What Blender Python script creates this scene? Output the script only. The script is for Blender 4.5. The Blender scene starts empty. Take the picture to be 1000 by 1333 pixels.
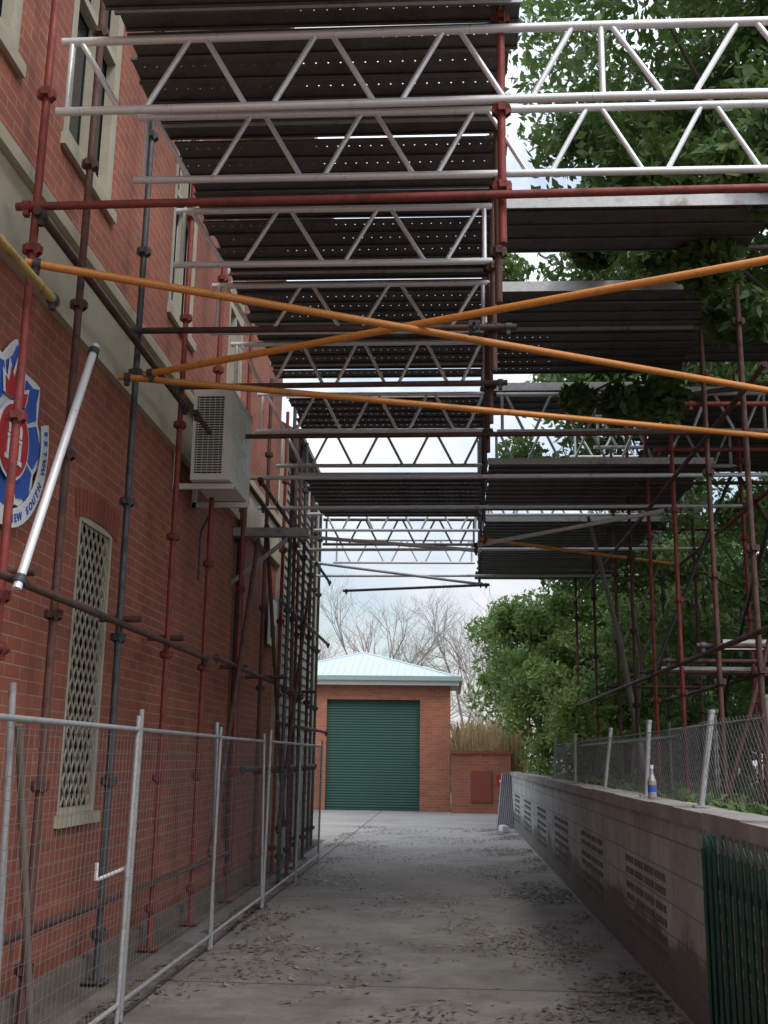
import bpy, math, random
import numpy as np
from mathutils import Vector, Matrix
random.seed(7); rng=np.random.default_rng(7)
scene=bpy.context.scene
COL=scene.collection

# ---------------------------------------------------------------- materials
def nt(name):
    m=bpy.data.materials.new(name); m.use_nodes=True
    t=m.node_tree; b=t.nodes['Principled BSDF']
    return m,t,b
def N(t,k,**kw):
    n=t.nodes.new(k)
    for a,v in kw.items(): setattr(n,a,v)
    return n
def noise(t,vec,scale,detail=5,rough=.6):
    n=N(t,'ShaderNodeTexNoise'); n.inputs['Scale'].default_value=scale
    n.inputs['Detail'].default_value=detail; n.inputs['Roughness'].default_value=rough
    if vec is not None: t.links.new(vec,n.inputs['Vector'])
    return n.outputs['Fac']
def ramp(t,fac,a,b,ca=(0,0,0,1),cb=(1,1,1,1)):
    r=N(t,'ShaderNodeValToRGB'); e=r.color_ramp.elements
    e[0].position=a; e[1].position=b; e[0].color=ca; e[1].color=cb
    t.links.new(fac,r.inputs['Fac']); return r.outputs['Color']
def mix(t,fac,a,b,mode='MIX'):
    n=N(t,'ShaderNodeMix',data_type='RGBA',blend_type=mode)
    for s,v in ((n.inputs[0],fac),(n.inputs[6],a),(n.inputs[7],b)):
        if isinstance(v,(int,float)): s.default_value=v
        elif isinstance(v,tuple): s.default_value=v if len(v)==4 else (*v,1)
        else: t.links.new(v,s)
    return n.outputs[2]
def bump(t,b,h,strength=.3,dist=.01):
    n=N(t,'ShaderNodeBump'); n.inputs['Strength'].default_value=strength; n.inputs['Distance'].default_value=dist
    t.links.new(h,n.inputs['Height']); t.links.new(n.outputs['Normal'],b.inputs['Normal'])
def pos(t): return N(t,'ShaderNodeNewGeometry').outputs['Position']
def swz(t,axis):
    s=N(t,'ShaderNodeSeparateXYZ'); t.links.new(pos(t),s.inputs[0])
    c=N(t,'ShaderNodeCombineXYZ'); t.links.new(s.outputs[axis],c.inputs[0]); t.links.new(s.outputs[2],c.inputs[1])
    return c.outputs[0]
def metal(name,col,rust=(.09,.045,.03),rustamt=.5,rough=.5,met=.3,scale=9,rv=.35):
    m,t,b=nt(name)
    oc=N(t,'ShaderNodeTexCoord').outputs['Object']
    rnd=N(t,'ShaderNodeObjectInfo').outputs['Random']
    n=noise(t,oc,scale,6,.7); n2=noise(t,oc,scale*6,3,.6)
    f=ramp(t,n,.62-rustamt*.25,.72-rustamt*.1)
    c=mix(t,f,col,rust)
    c=mix(t,ramp(t,n2,.3,.7,(.0,.0,.0,1),(rv,rv,rv,1)),c,tuple(x*.45 for x in col))
    c=mix(t,ramp(t,rnd,0,1,(0,0,0,1),(rv,rv,rv,1)),c,tuple(x*.5 for x in rust))
    t.links.new(c,b.inputs['Base Color']); b.inputs['Metallic'].default_value=met
    t.links.new(ramp(t,n,.3,.7,(rough-.1,)*3+(1,),(rough+.25,)*3+(1,)),b.inputs['Roughness'])
    bump(t,b,n2,.15,.002)
    return m
def brick(name,axis,c1,c2,mortar,w=.23,h=.080,ms=.0045,dirt=.6,bstr=.5):
    m,t,b=nt(name); v=swz(t,axis)
    k=N(t,'ShaderNodeTexBrick'); t.links.new(v,k.inputs['Vector'])
    k.inputs['Scale'].default_value=1; k.inputs['Brick Width'].default_value=w
    k.inputs['Row Height'].default_value=h; k.inputs['Mortar Size'].default_value=ms
    k.inputs['Mortar Smooth'].default_value=.25; k.inputs['Bias'].default_value=-.1
    k.inputs['Color1'].default_value=(*c1,1); k.inputs['Color2'].default_value=(*c2,1); k.inputs['Mortar'].default_value=(*mortar,1)
    p=pos(t)
    n1=noise(t,p,1.1,6,.65); n2=noise(t,p,30,4,.7); n3=noise(t,p,.35,5,.6)
    c=mix(t,ramp(t,n1,.38,.78,(0,0,0,1),(dirt,)*3+(1,)),k.outputs['Color'],tuple(x*.5 for x in c1))
    c=mix(t,ramp(t,n3,.45,.65,(0,0,0,1),(.4,.4,.4,1)),c,tuple(x*.55 for x in c2))
    c=mix(t,ramp(t,n2,.4,.8,(0,0,0,1),(.45,.45,.45,1)),c,tuple(x*.6+.02 for x in c1))
    t.links.new(c,b.inputs['Base Color']); b.inputs['Roughness'].default_value=.88
    inv=N(t,'ShaderNodeMath',operation='SUBTRACT'); inv.inputs[0].default_value=1; t.links.new(k.outputs['Fac'],inv.inputs[1])
    ad=N(t,'ShaderNodeMath',operation='MULTIPLY_ADD'); t.links.new(n2,ad.inputs[0]); ad.inputs[1].default_value=.5; t.links.new(inv.outputs[0],ad.inputs[2])
    bump(t,b,ad.outputs[0],bstr,.006)
    return m
def plain(name,col,rough=.7,var=.35,scale=4,met=0,bs=.1):
    m,t,b=nt(name); p=pos(t)
    n=noise(t,p,scale,6,.65); n2=noise(t,p,scale*12,3)
    c=mix(t,ramp(t,n,.35,.75,(0,0,0,1),(var*2 if var<.5 else 1,)*3+(1,)),col,tuple(x*(1-var) for x in col))
    c=mix(t,ramp(t,n2,.45,.8,(0,0,0,1),(.35,.35,.35,1)),c,tuple(x*.6 for x in col))
    t.links.new(c,b.inputs['Base Color']); b.inputs['Roughness'].default_value=rough; b.inputs['Metallic'].default_value=met
    bump(t,b,n2,bs,.004); return m
def leafmat(name,dark,light,tr=.25):
    m,t,b=nt(name); p=pos(t)
    n=noise(t,p,1.3,4,.6); n2=noise(t,p,14,2,.5)
    c=mix(t,ramp(t,n,.38,.62),dark,light)
    c=mix(t,ramp(t,n2,.4,.7,(0,0,0,1),(.6,.6,.6,1)),c,tuple(x*.6 for x in dark))
    t.links.new(c,b.inputs['Base Color']); b.inputs['Roughness'].default_value=.45
    if tr>0:
        tl=N(t,'ShaderNodeBsdfTranslucent'); t.links.new(c,tl.inputs['Color'])
        ms=N(t,'ShaderNodeMixShader'); ms.inputs[0].default_value=tr
        t.links.new(b.outputs[0],ms.inputs[1]); t.links.new(tl.outputs[0],ms.inputs[2])
        t.links.new(ms.outputs[0],t.nodes['Material Output'].inputs['Surface'])
    return m

M={}
M['brick']=brick('red_brick',1,(.40,.118,.066),(.28,.084,.050),(.38,.30,.24),dirt=.5)
M['brick_end']=brick('red_brick_end',0,(.36,.105,.06),(.25,.075,.048),(.36,.30,.25))
M['gbrick']=brick('orange_brick',0,(.46,.17,.09),(.33,.11,.068),(.38,.30,.25),dirt=.3)
M['gbrick_side']=brick('orange_brick_side',1,(.42,.16,.085),(.30,.105,.065),(.36,.29,.24),dirt=.3)
M['soldier']=plain('arch_brick',(.30,.085,.052),.85,.4,6)
M['cupboard']=plain('cupboard_red',(.30,.075,.05),.7,.3,6)
M['cream']=plain('cream_paint',(.56,.51,.38),.6,.25,3)
M['creamdull']=plain('weathered_cream_paint',(.46,.42,.32),.7,.35,3)
M['grille']=plain('grille_cream_paint',(.48,.44,.33),.6,.3,3)
M['weather']=plain('weatherboard_paint',(.33,.31,.26),.7,.35,2)
M['glass']=plain('window_glass',(.02,.025,.03),.12,.2,2,bs=0)
M['red']=metal('red_scaffold_paint',(.30,.050,.040),(.13,.05,.038),.5,.55,.1)
M['brown']=metal('rusty_scaffold_steel',(.14,.065,.05),(.06,.045,.04),.5,.65,.2)
M['dark']=metal('dark_scaffold_steel',(.09,.095,.105),(.065,.045,.038),.4,.5,.4)
M['orange']=metal('orange_tube_paint',(.80,.31,.06),(.45,.15,.04),.15,.4,.05)
M['yellow']=metal('yellow_tube_paint',(.55,.38,.12),(.22,.12,.05),.4,.5,.1)
M['galv']=metal('galvanised_steel',(.68,.70,.73),(.45,.44,.42),.2,.38,.35,rv=.2)
M['alu']=metal('aluminium_tube',(.90,.91,.93),(.72,.72,.73),.08,.32,.35,rv=.12)
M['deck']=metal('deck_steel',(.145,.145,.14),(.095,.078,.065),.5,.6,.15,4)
M['deckedge_lit']=metal('deck_edge_lit_steel',(.66,.67,.66),(.36,.32,.27),.22,.5,.2,4)  # paler copy of the deck steel: light caught by front edges painted in
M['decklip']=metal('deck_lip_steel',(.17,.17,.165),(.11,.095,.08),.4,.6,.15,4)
M['wire']=metal('fence_wire',(.30,.315,.33),(.18,.155,.14),.3,.5,.4)
M['post']=metal('fence_post_steel',(.46,.47,.48),(.26,.24,.22),.35,.5,.4)
M['white']=plain('white_plastic',(.74,.73,.67),.45,.18,5,bs=.02)
M['whitep']=plain('sign_white',(.76,.77,.78),.4,.08,5,bs=.0)
M['blue']=plain('sign_blue',(.035,.11,.46),.4,.15,5,bs=0)
M['signred']=plain('sign_red',(.50,.03,.03),.4,.2,5,bs=0)
M['black']=plain('dark_gap',(.012,.012,.012),.8,.2,5)
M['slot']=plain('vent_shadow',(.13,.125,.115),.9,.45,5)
M['green']=plain('green_fence_paint',(.012,.07,.05),.5,.3,6)
M['door']=plain('green_roller_door',(.016,.078,.056),.6,.2,3)
M['roof']=plain('pale_roof_metal',(.47,.57,.62),.4,.12,1)
M['gutter']=plain('pale_green_gutter',(.32,.43,.40),.5,.2,2)
M['soil']=plain('soil',(.07,.055,.038),.95,.5,2,bs=.6)
M['bark']=plain('bark',(.12,.095,.07),.9,.5,5,bs=.7)
M['barkpale']=plain('pale_bark',(.26,.24,.21),.9,.4,5,bs=.6)
M['twig']=plain('pale_twig_bark',(.38,.34,.31),.9,.3,5,bs=.2)
M['timber']=plain('weathered_timber',(.17,.14,.11),.85,.4,8)
M['leafd']=leafmat('leaf_dark',(.05,.105,.032),(.12,.21,.055),.35)
M['leafm']=leafmat('leaf_mid',(.07,.145,.036),(.18,.29,.075),.4)
M['leafl']=leafmat('leaf_light',(.13,.23,.055),(.30,.42,.12),.4)
M['grassdry']=leafmat('dry_grass',(.40,.32,.16),(.60,.47,.25),.3)
M['litter']=leafmat('leaf_litter',(.05,.035,.024),(.28,.23,.16),.0)

def concrete():
    m,t,b=nt('driveway_concrete'); p=pos(t)
    n1=noise(t,p,.5,8,.7); n2=noise(t,p,6,6,.75); n3=noise(t,p,90,3,.6); n4=noise(t,p,1.7,7,.75)
    c=mix(t,ramp(t,n1,.35,.68),(.38,.365,.34),(.26,.245,.225))
    c=mix(t,ramp(t,n2,.52,.72,(0,0,0,1),(.6,.6,.6,1)),c,(.15,.135,.115))
    c=mix(t,ramp(t,n3,.5,.75,(0,0,0,1),(.35,.35,.35,1)),c,(.36,.34,.31))
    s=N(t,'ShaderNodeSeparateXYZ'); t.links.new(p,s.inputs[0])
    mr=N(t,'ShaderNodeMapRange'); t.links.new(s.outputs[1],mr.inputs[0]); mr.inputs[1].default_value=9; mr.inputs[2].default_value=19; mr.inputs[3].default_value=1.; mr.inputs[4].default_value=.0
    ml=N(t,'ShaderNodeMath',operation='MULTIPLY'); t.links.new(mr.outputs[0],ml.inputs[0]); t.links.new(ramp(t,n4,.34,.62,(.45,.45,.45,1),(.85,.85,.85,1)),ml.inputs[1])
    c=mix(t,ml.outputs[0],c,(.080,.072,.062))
    k=N(t,'ShaderNodeTexBrick'); k.offset=0; k.inputs['Scale'].default_value=1
    k.inputs['Brick Width'].default_value=3.4; k.inputs['Row Height'].default_value=4.6; k.inputs['Mortar Size'].default_value=.012
    mp=N(t,'ShaderNodeMapping'); mp.inputs['Location'].default_value=(1.9,1.5,0); t.links.new(p,mp.inputs[0]); t.links.new(mp.outputs[0],k.inputs['Vector'])
    c=mix(t,k.outputs['Fac'],c,(.045,.04,.035))
    t.links.new(c,b.inputs['Base Color']); b.inputs['Roughness'].default_value=.85
    bump(t,b,n3,.15,.003); return m
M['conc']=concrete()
def blockmat():
    m,t,b=nt('grey_blockwork'); v=swz(t,1); p=pos(t)
    k=N(t,'ShaderNodeTexBrick'); t.links.new(v,k.inputs['Vector']); k.inputs['Scale'].default_value=1
    k.inputs['Brick Width'].default_value=.4; k.inputs['Row Height'].default_value=.2; k.inputs['Mortar Size'].default_value=.007
    k.inputs['Color1'].default_value=(.50,.525,.51,1); k.inputs['Color2'].default_value=(.40,.42,.41,1); k.inputs['Mortar'].default_value=(.25,.26,.255,1)
    n1=noise(t,p,1.5,8,.7); n2=noise(t,p,40,4,.7); n5=noise(t,p,5,7,.75)
    c=mix(t,ramp(t,n1,.42,.75,(0,0,0,1),(.7,.7,.7,1)),k.outputs['Color'],(.22,.22,.205))
    c=mix(t,ramp(t,n5,.5,.72,(0,0,0,1),(.5,.5,.5,1)),c,(.16,.155,.14))
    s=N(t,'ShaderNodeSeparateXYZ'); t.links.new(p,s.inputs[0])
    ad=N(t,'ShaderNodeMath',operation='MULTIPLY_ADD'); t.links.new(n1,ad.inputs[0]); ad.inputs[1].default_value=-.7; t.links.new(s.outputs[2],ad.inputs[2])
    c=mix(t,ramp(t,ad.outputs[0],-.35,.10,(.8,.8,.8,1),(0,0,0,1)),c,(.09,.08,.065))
    c=mix(t,ramp(t,n2,.5,.8,(0,0,0,1),(.4,.4,.4,1)),c,(.26,.26,.25))
    t.links.new(c,b.inputs['Base Color']); b.inputs['Roughness'].default_value=.92
    inv=N(t,'ShaderNodeMath',operation='MULTIPLY_ADD'); t.links.new(k.outputs['Fac'],inv.inputs[0]); inv.inputs[1].default_value=-1.2; t.links.new(n2,inv.inputs[2])
    bump(t,b,inv.outputs[0],.5,.008); return m
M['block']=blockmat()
M['coping']=plain('coping_stone',(.40,.37,.34),.9,.5,3,bs=.5)
M['dirtground']=plain('dirt_ground',(.13,.115,.085),.95,.5,1.2,bs=.5)

# ---------------------------------------------------------------- mesh builder
class MB:
    def __init__(s): s.v=[];s.f=[];s.m=[];s.s=[]
    def add(s,vs,fs,mat=0,sm=False):
        o=len(s.v); s.v+= [tuple(x) for x in vs]
        for f in fs: s.f.append(tuple(i+o for i in f)); s.m.append(mat); s.s.append(sm)
    def box(s,c,d,mat=0,R=None):
        vs=[]
        for x in(-.5,.5):
            for y in(-.5,.5):
                for z in(-.5,.5):
                    p=Vector((x*d[0],y*d[1],z*d[2]))
                    if R is not None: p=R@p
                    vs.append(p+Vector(c))
        s.add(vs,[(0,1,3,2),(4,6,7,5),(0,4,5,1),(2,3,7,6),(0,2,6,4),(1,5,7,3)],mat)
    def bb(s,a,b,mat=0): s.box([(a[i]+b[i])/2 for i in range(3)],[abs(b[i]-a[i]) for i in range(3)],mat)
    def tube(s,p0,p1,r,n=8,mat=0,r1=None,caps=True):
        p0=Vector(p0);p1=Vector(p1); r1=r if r1 is None else r1
        d=(p1-p0)
        if d.length<1e-6:return
        d.normalize(); u=d.orthogonal().normalized(); w=d.cross(u)
        vs=[]
        for k in range(n):
            a=2*math.pi*k/n; e=u*math.cos(a)+w*math.sin(a)
            vs.append(p0+e*r); vs.append(p1+e*r1)
        s.add(vs,[(2*k,2*((k+1)%n),2*((k+1)%n)+1,2*k+1) for k in range(n)],mat,n>4)
        if caps:
            s.add(vs[0::2],[tuple(range(n))[::-1]],mat); s.add(vs[1::2],[tuple(range(n))],mat)
    def path(s,pts,rs,n=7,mat=0):
        for i in range(len(pts)-1): s.tube(pts[i],pts[i+1],rs[i],n,mat,rs[i+1],caps=(i==len(pts)-2))
    def poly(s,pts,thick_dir,mat=0):
        n=len(pts); a=[Vector(p) for p in pts]; b=[p+Vector(thick_dir) for p in a]
        s.add(a+b,[tuple(range(n))[::-1],tuple(range(n,2*n))]+[(i,(i+1)%n,(i+1)%n+n,i+n) for i in range(n)],mat)
    def mesh(s,name,mats,off=(0,0,0)):
        me=bpy.data.meshes.new(name)
        me.from_pydata([(v[0]-off[0],v[1]-off[1],v[2]-off[2]) for v in s.v],[],s.f)
        for m in mats: me.materials.append(M[m] if isinstance(m,str) else m)
        me.polygons.foreach_set('material_index',s.m); me.polygons.foreach_set('use_smooth',s.s); me.update()
        return me
    def obj(s,name,mats,label=None,cat=None,group=None,parent=None,kind=None,org=None):
        a=np.array(s.v); 
        if parent is not None: off=tuple(parent.location)
        elif org is not None: off=org
        else: off=((a[:,0].min()+a[:,0].max())/2,(a[:,1].min()+a[:,1].max())/2,a[:,2].min())
        o=bpy.data.objects.new(name,s.mesh(name,mats,off))
        if parent is None: o.location=off
        COL.objects.link(o)
        if parent is not None: o.parent=parent
        tag(o,label,cat,group,kind); return o
def tag(o,label=None,cat=None,group=None,kind=None):
    if label:o['label']=label
    if cat:o['category']=cat
    if group:o['group']=group
    if kind:o['kind']=kind
def empty(name,loc,label,cat,group=None):
    o=bpy.data.objects.new(name,None); o.location=loc; o.empty_display_size=.2; COL.objects.link(o); tag(o,label,cat,group); return o
def sub(mb,name,mats,top,part):
    o=mb.obj(name,mats,org=tuple(top.location)); o.parent=part; o.location=(0,0,0); return o
def fastmesh(name,V,mat,quads=True):
    n=len(V); k=4
    me=bpy.data.meshes.new(name); me.vertices.add(n); me.vertices.foreach_set('co',V.astype(np.float32).ravel())
    nf=n//k; me.loops.add(n); me.loops.foreach_set('vertex_index',np.arange(n,dtype=np.int32))
    me.polygons.add(nf); me.polygons.foreach_set('loop_start',np.arange(0,n,k,dtype=np.int32))
    me.update(calc_edges=True); me.materials.append(M[mat]); return me
def leaves(centers,sig,count,size,flat=.0,droop=0):
    C=np.asarray(centers); idx=rng.integers(0,len(C),count)
    sg=np.asarray(sig); sg=sg[idx][:,None] if sg.ndim else sg
    d=rng.normal(size=(count,3)); d/=np.linalg.norm(d,axis=1)[:,None]
    P=C[idx]+d*(rng.random(count)**.45)[:,None]*sg*np.array([1,1,.75])
    a=rng.normal(size=(count,3)); a[:,2]-=droop; a/=np.linalg.norm(a,axis=1)[:,None]
    b=rng.normal(size=(count,3)); b[:,2]*=(1-flat); b-= (b*a).sum(1)[:,None]*a; b/=np.linalg.norm(b,axis=1)[:,None]
    L=(size*(.6+.8*rng.random(count)))[:,None]; W=L*.42
    V=np.empty((count,4,3)); V[:,0]=P-a*L; V[:,1]=P+b*W-a*L*.1; V[:,2]=P+a*L; V[:,3]=P-b*W-a*L*.1
    return V.reshape(-1,3)
def crown_pts(c,r,n,lo=.45):
    d=rng.normal(size=(n,3)); d/=np.linalg.norm(d,axis=1)[:,None]
    q=(lo+(1-lo)*rng.random(n))[:,None]
    return np.array(c)+d*q*np.array(r)
def tree(name,base,c,r,clumps,cs,count,size,mat,label,cat='tree',bark='bark',tr=.16,lean=None,extra=None,limbs=14,group=None,droop=.2,lo=.45):
    e=empty(name,base,label,cat,group)
    P=crown_pts(c,r,clumps,lo)
    S=cs*(.6+.8*rng.random(clumps))
    if extra is not None:
        P=np.vstack([P,np.array([x[:3] for x in extra])]); S=np.concatenate([S,[x[3] for x in extra]])
    V=leaves(P,S,count,size,droop=droop)-np.array(base)
    o=bpy.data.objects.new('crown',fastmesh('crown',V,mat)); COL.objects.link(o); o.parent=e
    mb=MB(); B=Vector(base); C=Vector(c); mid=B.lerp(C,.45)+Vector((random.uniform(-.2,.2),random.uniform(-.2,.2),0))
    mb.path([B-Vector((0,0,.1)),B.lerp(mid,.5)+Vector((.06,.05,0)),mid,C],[tr*1.25,tr,tr*.8,tr*.35],9)
    tg=list(P[rng.choice(len(P),min(limbs,len(P)),replace=False)])
    if extra is not None: tg+= [np.array(x[:3]) for x in extra]
    for p in tg:
        p=Vector(p); st=mid.lerp(C,random.uniform(0,.8)); m2=st.lerp(p,.5)+Vector((random.uniform(-.25,.25),random.uniform(-.25,.25),random.uniform(-.1,.35)))
        mb.path([st,m2,p],[tr*.3,tr*.16,tr*.05],5)
    mb.obj('trunk',[bark],parent=e)
    return e

# ---------------------------------------------------------------- setting
g=MB(); g.add([(-300,-100,0),(300,-100,0),(300,500,0),(-300,500,0)],[(0,1,2,3)])
g.obj('ground',['dirtground'],kind='structure',org=(0,0,0))
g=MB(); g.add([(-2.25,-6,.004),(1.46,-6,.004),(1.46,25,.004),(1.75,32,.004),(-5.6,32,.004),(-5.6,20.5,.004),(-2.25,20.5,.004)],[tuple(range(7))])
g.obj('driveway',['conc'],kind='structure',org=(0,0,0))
g=MB(); nx,ny=14,40; vs=[];fs=[]
for j in range(ny+1):
    for i in range(nx+1):
        x=1.62+ (30*(i/nx)**1.8); y=-5+65*j/ny
        vs.append((x,y,.9+.12*math.sin(x*1.7+y*.9)+random.uniform(-.05,.08)))
for j in range(ny):
    if -5+65*(j+1)/ny>30: break
    for i in range(nx): a=j*(nx+1)+i; fs.append((a,a+1,a+nx+2,a+nx+1))
g.add(vs,fs,0,True); g.obj('garden_ground',['soil'],kind='structure',org=(0,0,0))

# ---- brick building
WX=-2.55
bld=empty('brick_building',(WX-2,9,0),'two storey red brick building with cream band and sash windows','building')
def wall_yz(mb,y0,y1,z0,z1,holes,x=WX,depth=.14,mat=0):
    ys=sorted({y0,y1,*[h[0] for h in holes],*[h[1] for h in holes]}); zs=sorted({z0,z1,*[h[2] for h in holes],*[h[3] for h in holes]})
    for i in range(len(ys)-1):
        for j in range(len(zs)-1):
            cy=(ys[i]+ys[i+1])/2; cz=(zs[j]+zs[j+1])/2
            if any(h[0]<cy<h[1] and h[2]<cz<h[3] for h in holes): continue
            mb.add([(x,ys[i],zs[j]),(x,ys[i+1],zs[j]),(x,ys[i+1],zs[j+1]),(x,ys[i],zs[j+1])],[(0,1,2,3)],mat)
    for h in holes:
        a,b,c,d=h; X=x-depth
        mb.add([(x,a,c),(X,a,c),(X,a,d),(x,a,d)],[(0,1,2,3)],mat); mb.add([(x,b,c),(X,b,c),(X,b,d),(x,b,d)],[(3,2,1,0)],mat)
        mb.add([(x,a,d),(X,a,d),(X,b,d),(x,b,d)],[(0,1,2,3)],mat); mb.add([(x,a,c),(X,a,c),(X,b,c),(x,b,c)],[(3,2,1,0)],mat)
up=[(4.35,5.5,5.5,7.9),(6.25,7.3,5.5,7.9),(9.0,9.95,5.5,7.9),(11.6,12.5,5.5,7.9)]
lo=[(7.14,7.88,1.1,3.12)]
w=MB(); wall_yz(w,-4,15.6,0,9.6,up+lo)
w.add([(WX,15.6,0),(-9,15.6,0),(-9,15.6,9.6),(WX,15.6,9.6)],[(0,1,2,3)],1)
w.add([(WX,-4,0),(-9,-4,0),(-9,-4,9.6),(WX,-4,9.6)],[(3,2,1,0)],1)
w.add([(WX,-4,9.6),(WX,15.6,9.6),(-9,15.6,9.6),(-9,-4,9.6)],[(0,1,2,3)],1)
w.obj('wall',['brick','brick_end'],parent=bld)
m=MB(); m.bb((WX-.3,-4,9.602),(WX+.75,15.9,9.8)); m.obj('eaves',['creamdull'],parent=bld)
w=MB(); w.bb((WX,-4,0),(WX+.05,15.6,.55)); w.obj('plinth',['brick'],parent=bld)
b=MB(); b.bb((WX-.02,-4,4.33),(WX+.035,15.62,4.80)); b.bb((WX-.02,-4,4.802),(WX+.085,15.64,4.89)); b.bb((WX-.02,-4,4.25),(WX+.055,15.63,4.328))
b.obj('string_course',['cream'],parent=bld)
for (a,c,z0,z1) in up:
    f=MB(); X=WX-.08
    for (p,q) in (((a,z0),(a+.12,z1)),((c-.12,z0),(c,z1)),((a+.12,z0),(c-.12,z0+.10)),((a+.12,z1-.1),(c-.12,z1)),((a+.12,(z0+z1)/2-.03),(c-.12,(z0+z1)/2+.03)),(((a+c)/2-.02,z0+.10),((a+c)/2+.02,(z0+z1)/2-.03)),(((a+c)/2-.02,(z0+z1)/2+.03),((a+c)/2+.02,z1-.1))):
        f.bb((X,p[0],p[1]),(X+.07,q[0],q[1]))
    wn=MB(); wn.bb((X-.03,a,z0),(X-.01,c,z1)); wo=wn.obj('window',['glass'],parent=bld)
    sub(f,'frame',['creamdull'],bld,wo)
    s=MB(); s.bb((WX-.1,a-.03,z0-.09),(WX+.035,c+.03,z0-.002)); sub(s,'sill',['creamdull'],bld,wo)
def diag(mb,W,H,step,fn,r,n=3,mat=0):
    c=-H
    while c<W:
        u0=max(c,0);u1=min(c+H,W)
        if u1-u0>.01:
            mb.tube(fn(u0,u0-c,0),fn(u1,u1-c,0),r,n,mat,caps=False); mb.tube(fn(W-u0,u0-c,1),fn(W-u1,u1-c,1),r,n,mat,caps=False)
        c+=step
for (a,c,z0,z1) in lo:
    wn=MB(); wn.bb((WX-.13,a,z0),(WX-.12,c,z1)); wo=wn.obj('window',['glass'],parent=bld)
    f=MB(); X=WX-.02
    for p,q in (((a,z0),(a+.04,z1)),((c-.04,z0),(c,z1)),((a+.04,z0),(c-.04,z0+.04)),((a+.04,z1-.04),(c-.04,z1))): f.bb((X-.03,p[0],p[1]),(X+.02,q[0],q[1]))
    W=c-a-.08;H=z1-z0-.08
    k=1.5
    diag(f,W,H/k,.105,lambda u,v,s:(X-.004+.008*s,a+.04+u,z0+.04+v*k),.0072,4)
    sub(f,'security_grille',['grille'],bld,wo)
    s=MB(); s.bb((WX-.1,a-.04,z0-.08),(WX+.04,c+.04,z0-.003)); sub(s,'sill',['grille'],bld,wo)
    s=MB(); cy=(a+c)/2; R=2.2; 
    for k in range(-6,7):
        an=k*.035; s.box((WX+.001,cy+math.sin(an)*R,z1-R+math.cos(an)*R+.11),(.014,.062,.20),0,Matrix.Rotation(-an,3,'X'))
    sub(s,'brick_arch',['soldier'],bld,wo)
dp=MB(); dp.tube((WX+.08,12.5,.1),(WX+.08,12.5,5.2),.05,10); 
for z in (1,2.5,4): dp.bb((WX,12.42,z),(WX+.14,12.58,z+.04))
dp.obj('downpipe',['dark'],parent=bld)
m=MB(); m.bb((WX+.052,-2,.0),(WX+.13,15.4,.16)); m.obj('timber_skirting',['timber'],parent=bld)

# ---- weatherboard building
wb=empty('weatherboard_building',(-4.5,18,0),'cream weatherboard building with lapped horizontal boards','building')
m=MB(); z=0
while z<6.2:
    m.add([(-2.50,15.7,z),(-2.50,20,z),(-2.53,20,z+.15),(-2.53,15.7,z+.15)],[(0,1,2,3)])
    m.add([(-2.53,15.7,z),(-2.53,20,z),(-2.50,20,z),(-2.50,15.7,z)],[(0,1,2,3)])
    m.add([(-2.50,20,z),(-6,20,z),(-6,20,z+.15),(-2.53,20,z+.15)],[(0,1,2,3)]); z+=.15
m.obj('wall',['weather'],parent=wb)
for a,b2 in ((19.93,20.05),(15.62,15.72)):
    m=MB(); m.bb((-2.55,a,0),(-2.44,b2,6.2)); m.obj('corner_board',['creamdull'],parent=wb)
m=MB(); m.poly([(-2.2,15.6,6.2),(-2.2,20.3,6.2),(-4.5,20.3,7.6),(-4.5,15.6,7.6)],(0,0,.08)); m.obj('roof',['deck'],parent=wb)
m=MB(); m.bb((-2.49,14.7,3.0),(-2.47,15.35,3.65)); m.bb((-2.47,14.8,3.1),(-2.465,15.25,3.3),1)
m.obj('wall_sign',['whitep','blue'],'small pale rectangular sign plate fixed to the wall','sign')

# ---- garage
gx0,gx1,gy=-5.45,.06,31.7
gb=empty('brick_garage',((gx0+gx1)/2,34.5,0),'orange brick garage with green roller door and pale hipped roof','garage')
dx0,dx1,dh=-3.54,-.82,3.13
m=MB()
for a,b2 in ((gx0,dx0),(dx1,gx1)): m.bb((a,gy,0),(b2,gy+.24,3.55))
m.bb((dx0,gy,dh),(dx1,gy+.24,3.55)); m.bb((gx1-.24,gy+.242,0),(gx1,gy+6,3.55),1); m.bb((gx0,gy+.242,0),(gx0+.24,gy+6,3.55),1); m.bb((gx0,gy+5.9,0),(gx1,gy+6.1,3.5))
m.obj('wall',['gbrick','gbrick_side'],parent=gb)
m=MB(); z=0; 
while z<dh-.02:
    m.add([(dx0,gy+.14,z),(dx1,gy+.14,z),(dx1,gy+.125,z+.03),(dx0,gy+.125,z+.03)],[(0,1,2,3)]); m.add([(dx0,gy+.125,z+.03),(dx1,gy+.125,z+.03),(dx1,gy+.14,z+.075),(dx0,gy+.14,z+.075)],[(0,1,2,3)]); z+=.075
m.bb((dx0,gy+.1,0),(dx1,gy+.12,.06)); m.obj('roller_door',['door'],parent=gb)
m=MB(); ex0,ex1,ey0,ey1=gx0-.25,gx1+.25,gy-.25,gy+6.3; cx=(ex0+ex1)/2; zt=4.74; ze=3.78; a1=(cx,ey0+2.95,zt); a2=(cx,ey1-2.95,zt)
E=[(ex0,ey0,ze),(ex1,ey0,ze),(ex1,ey1,ze),(ex0,ey1,ze)]
m.add([E[0],E[1],a1],[(0,1,2)]); m.add([E[1],E[2],a2,a1],[(0,1,2,3)]); m.add([E[2],E[3],a2],[(0,1,2)]); m.add([E[3],E[0],a1,a2],[(0,1,2,3)])
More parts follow.
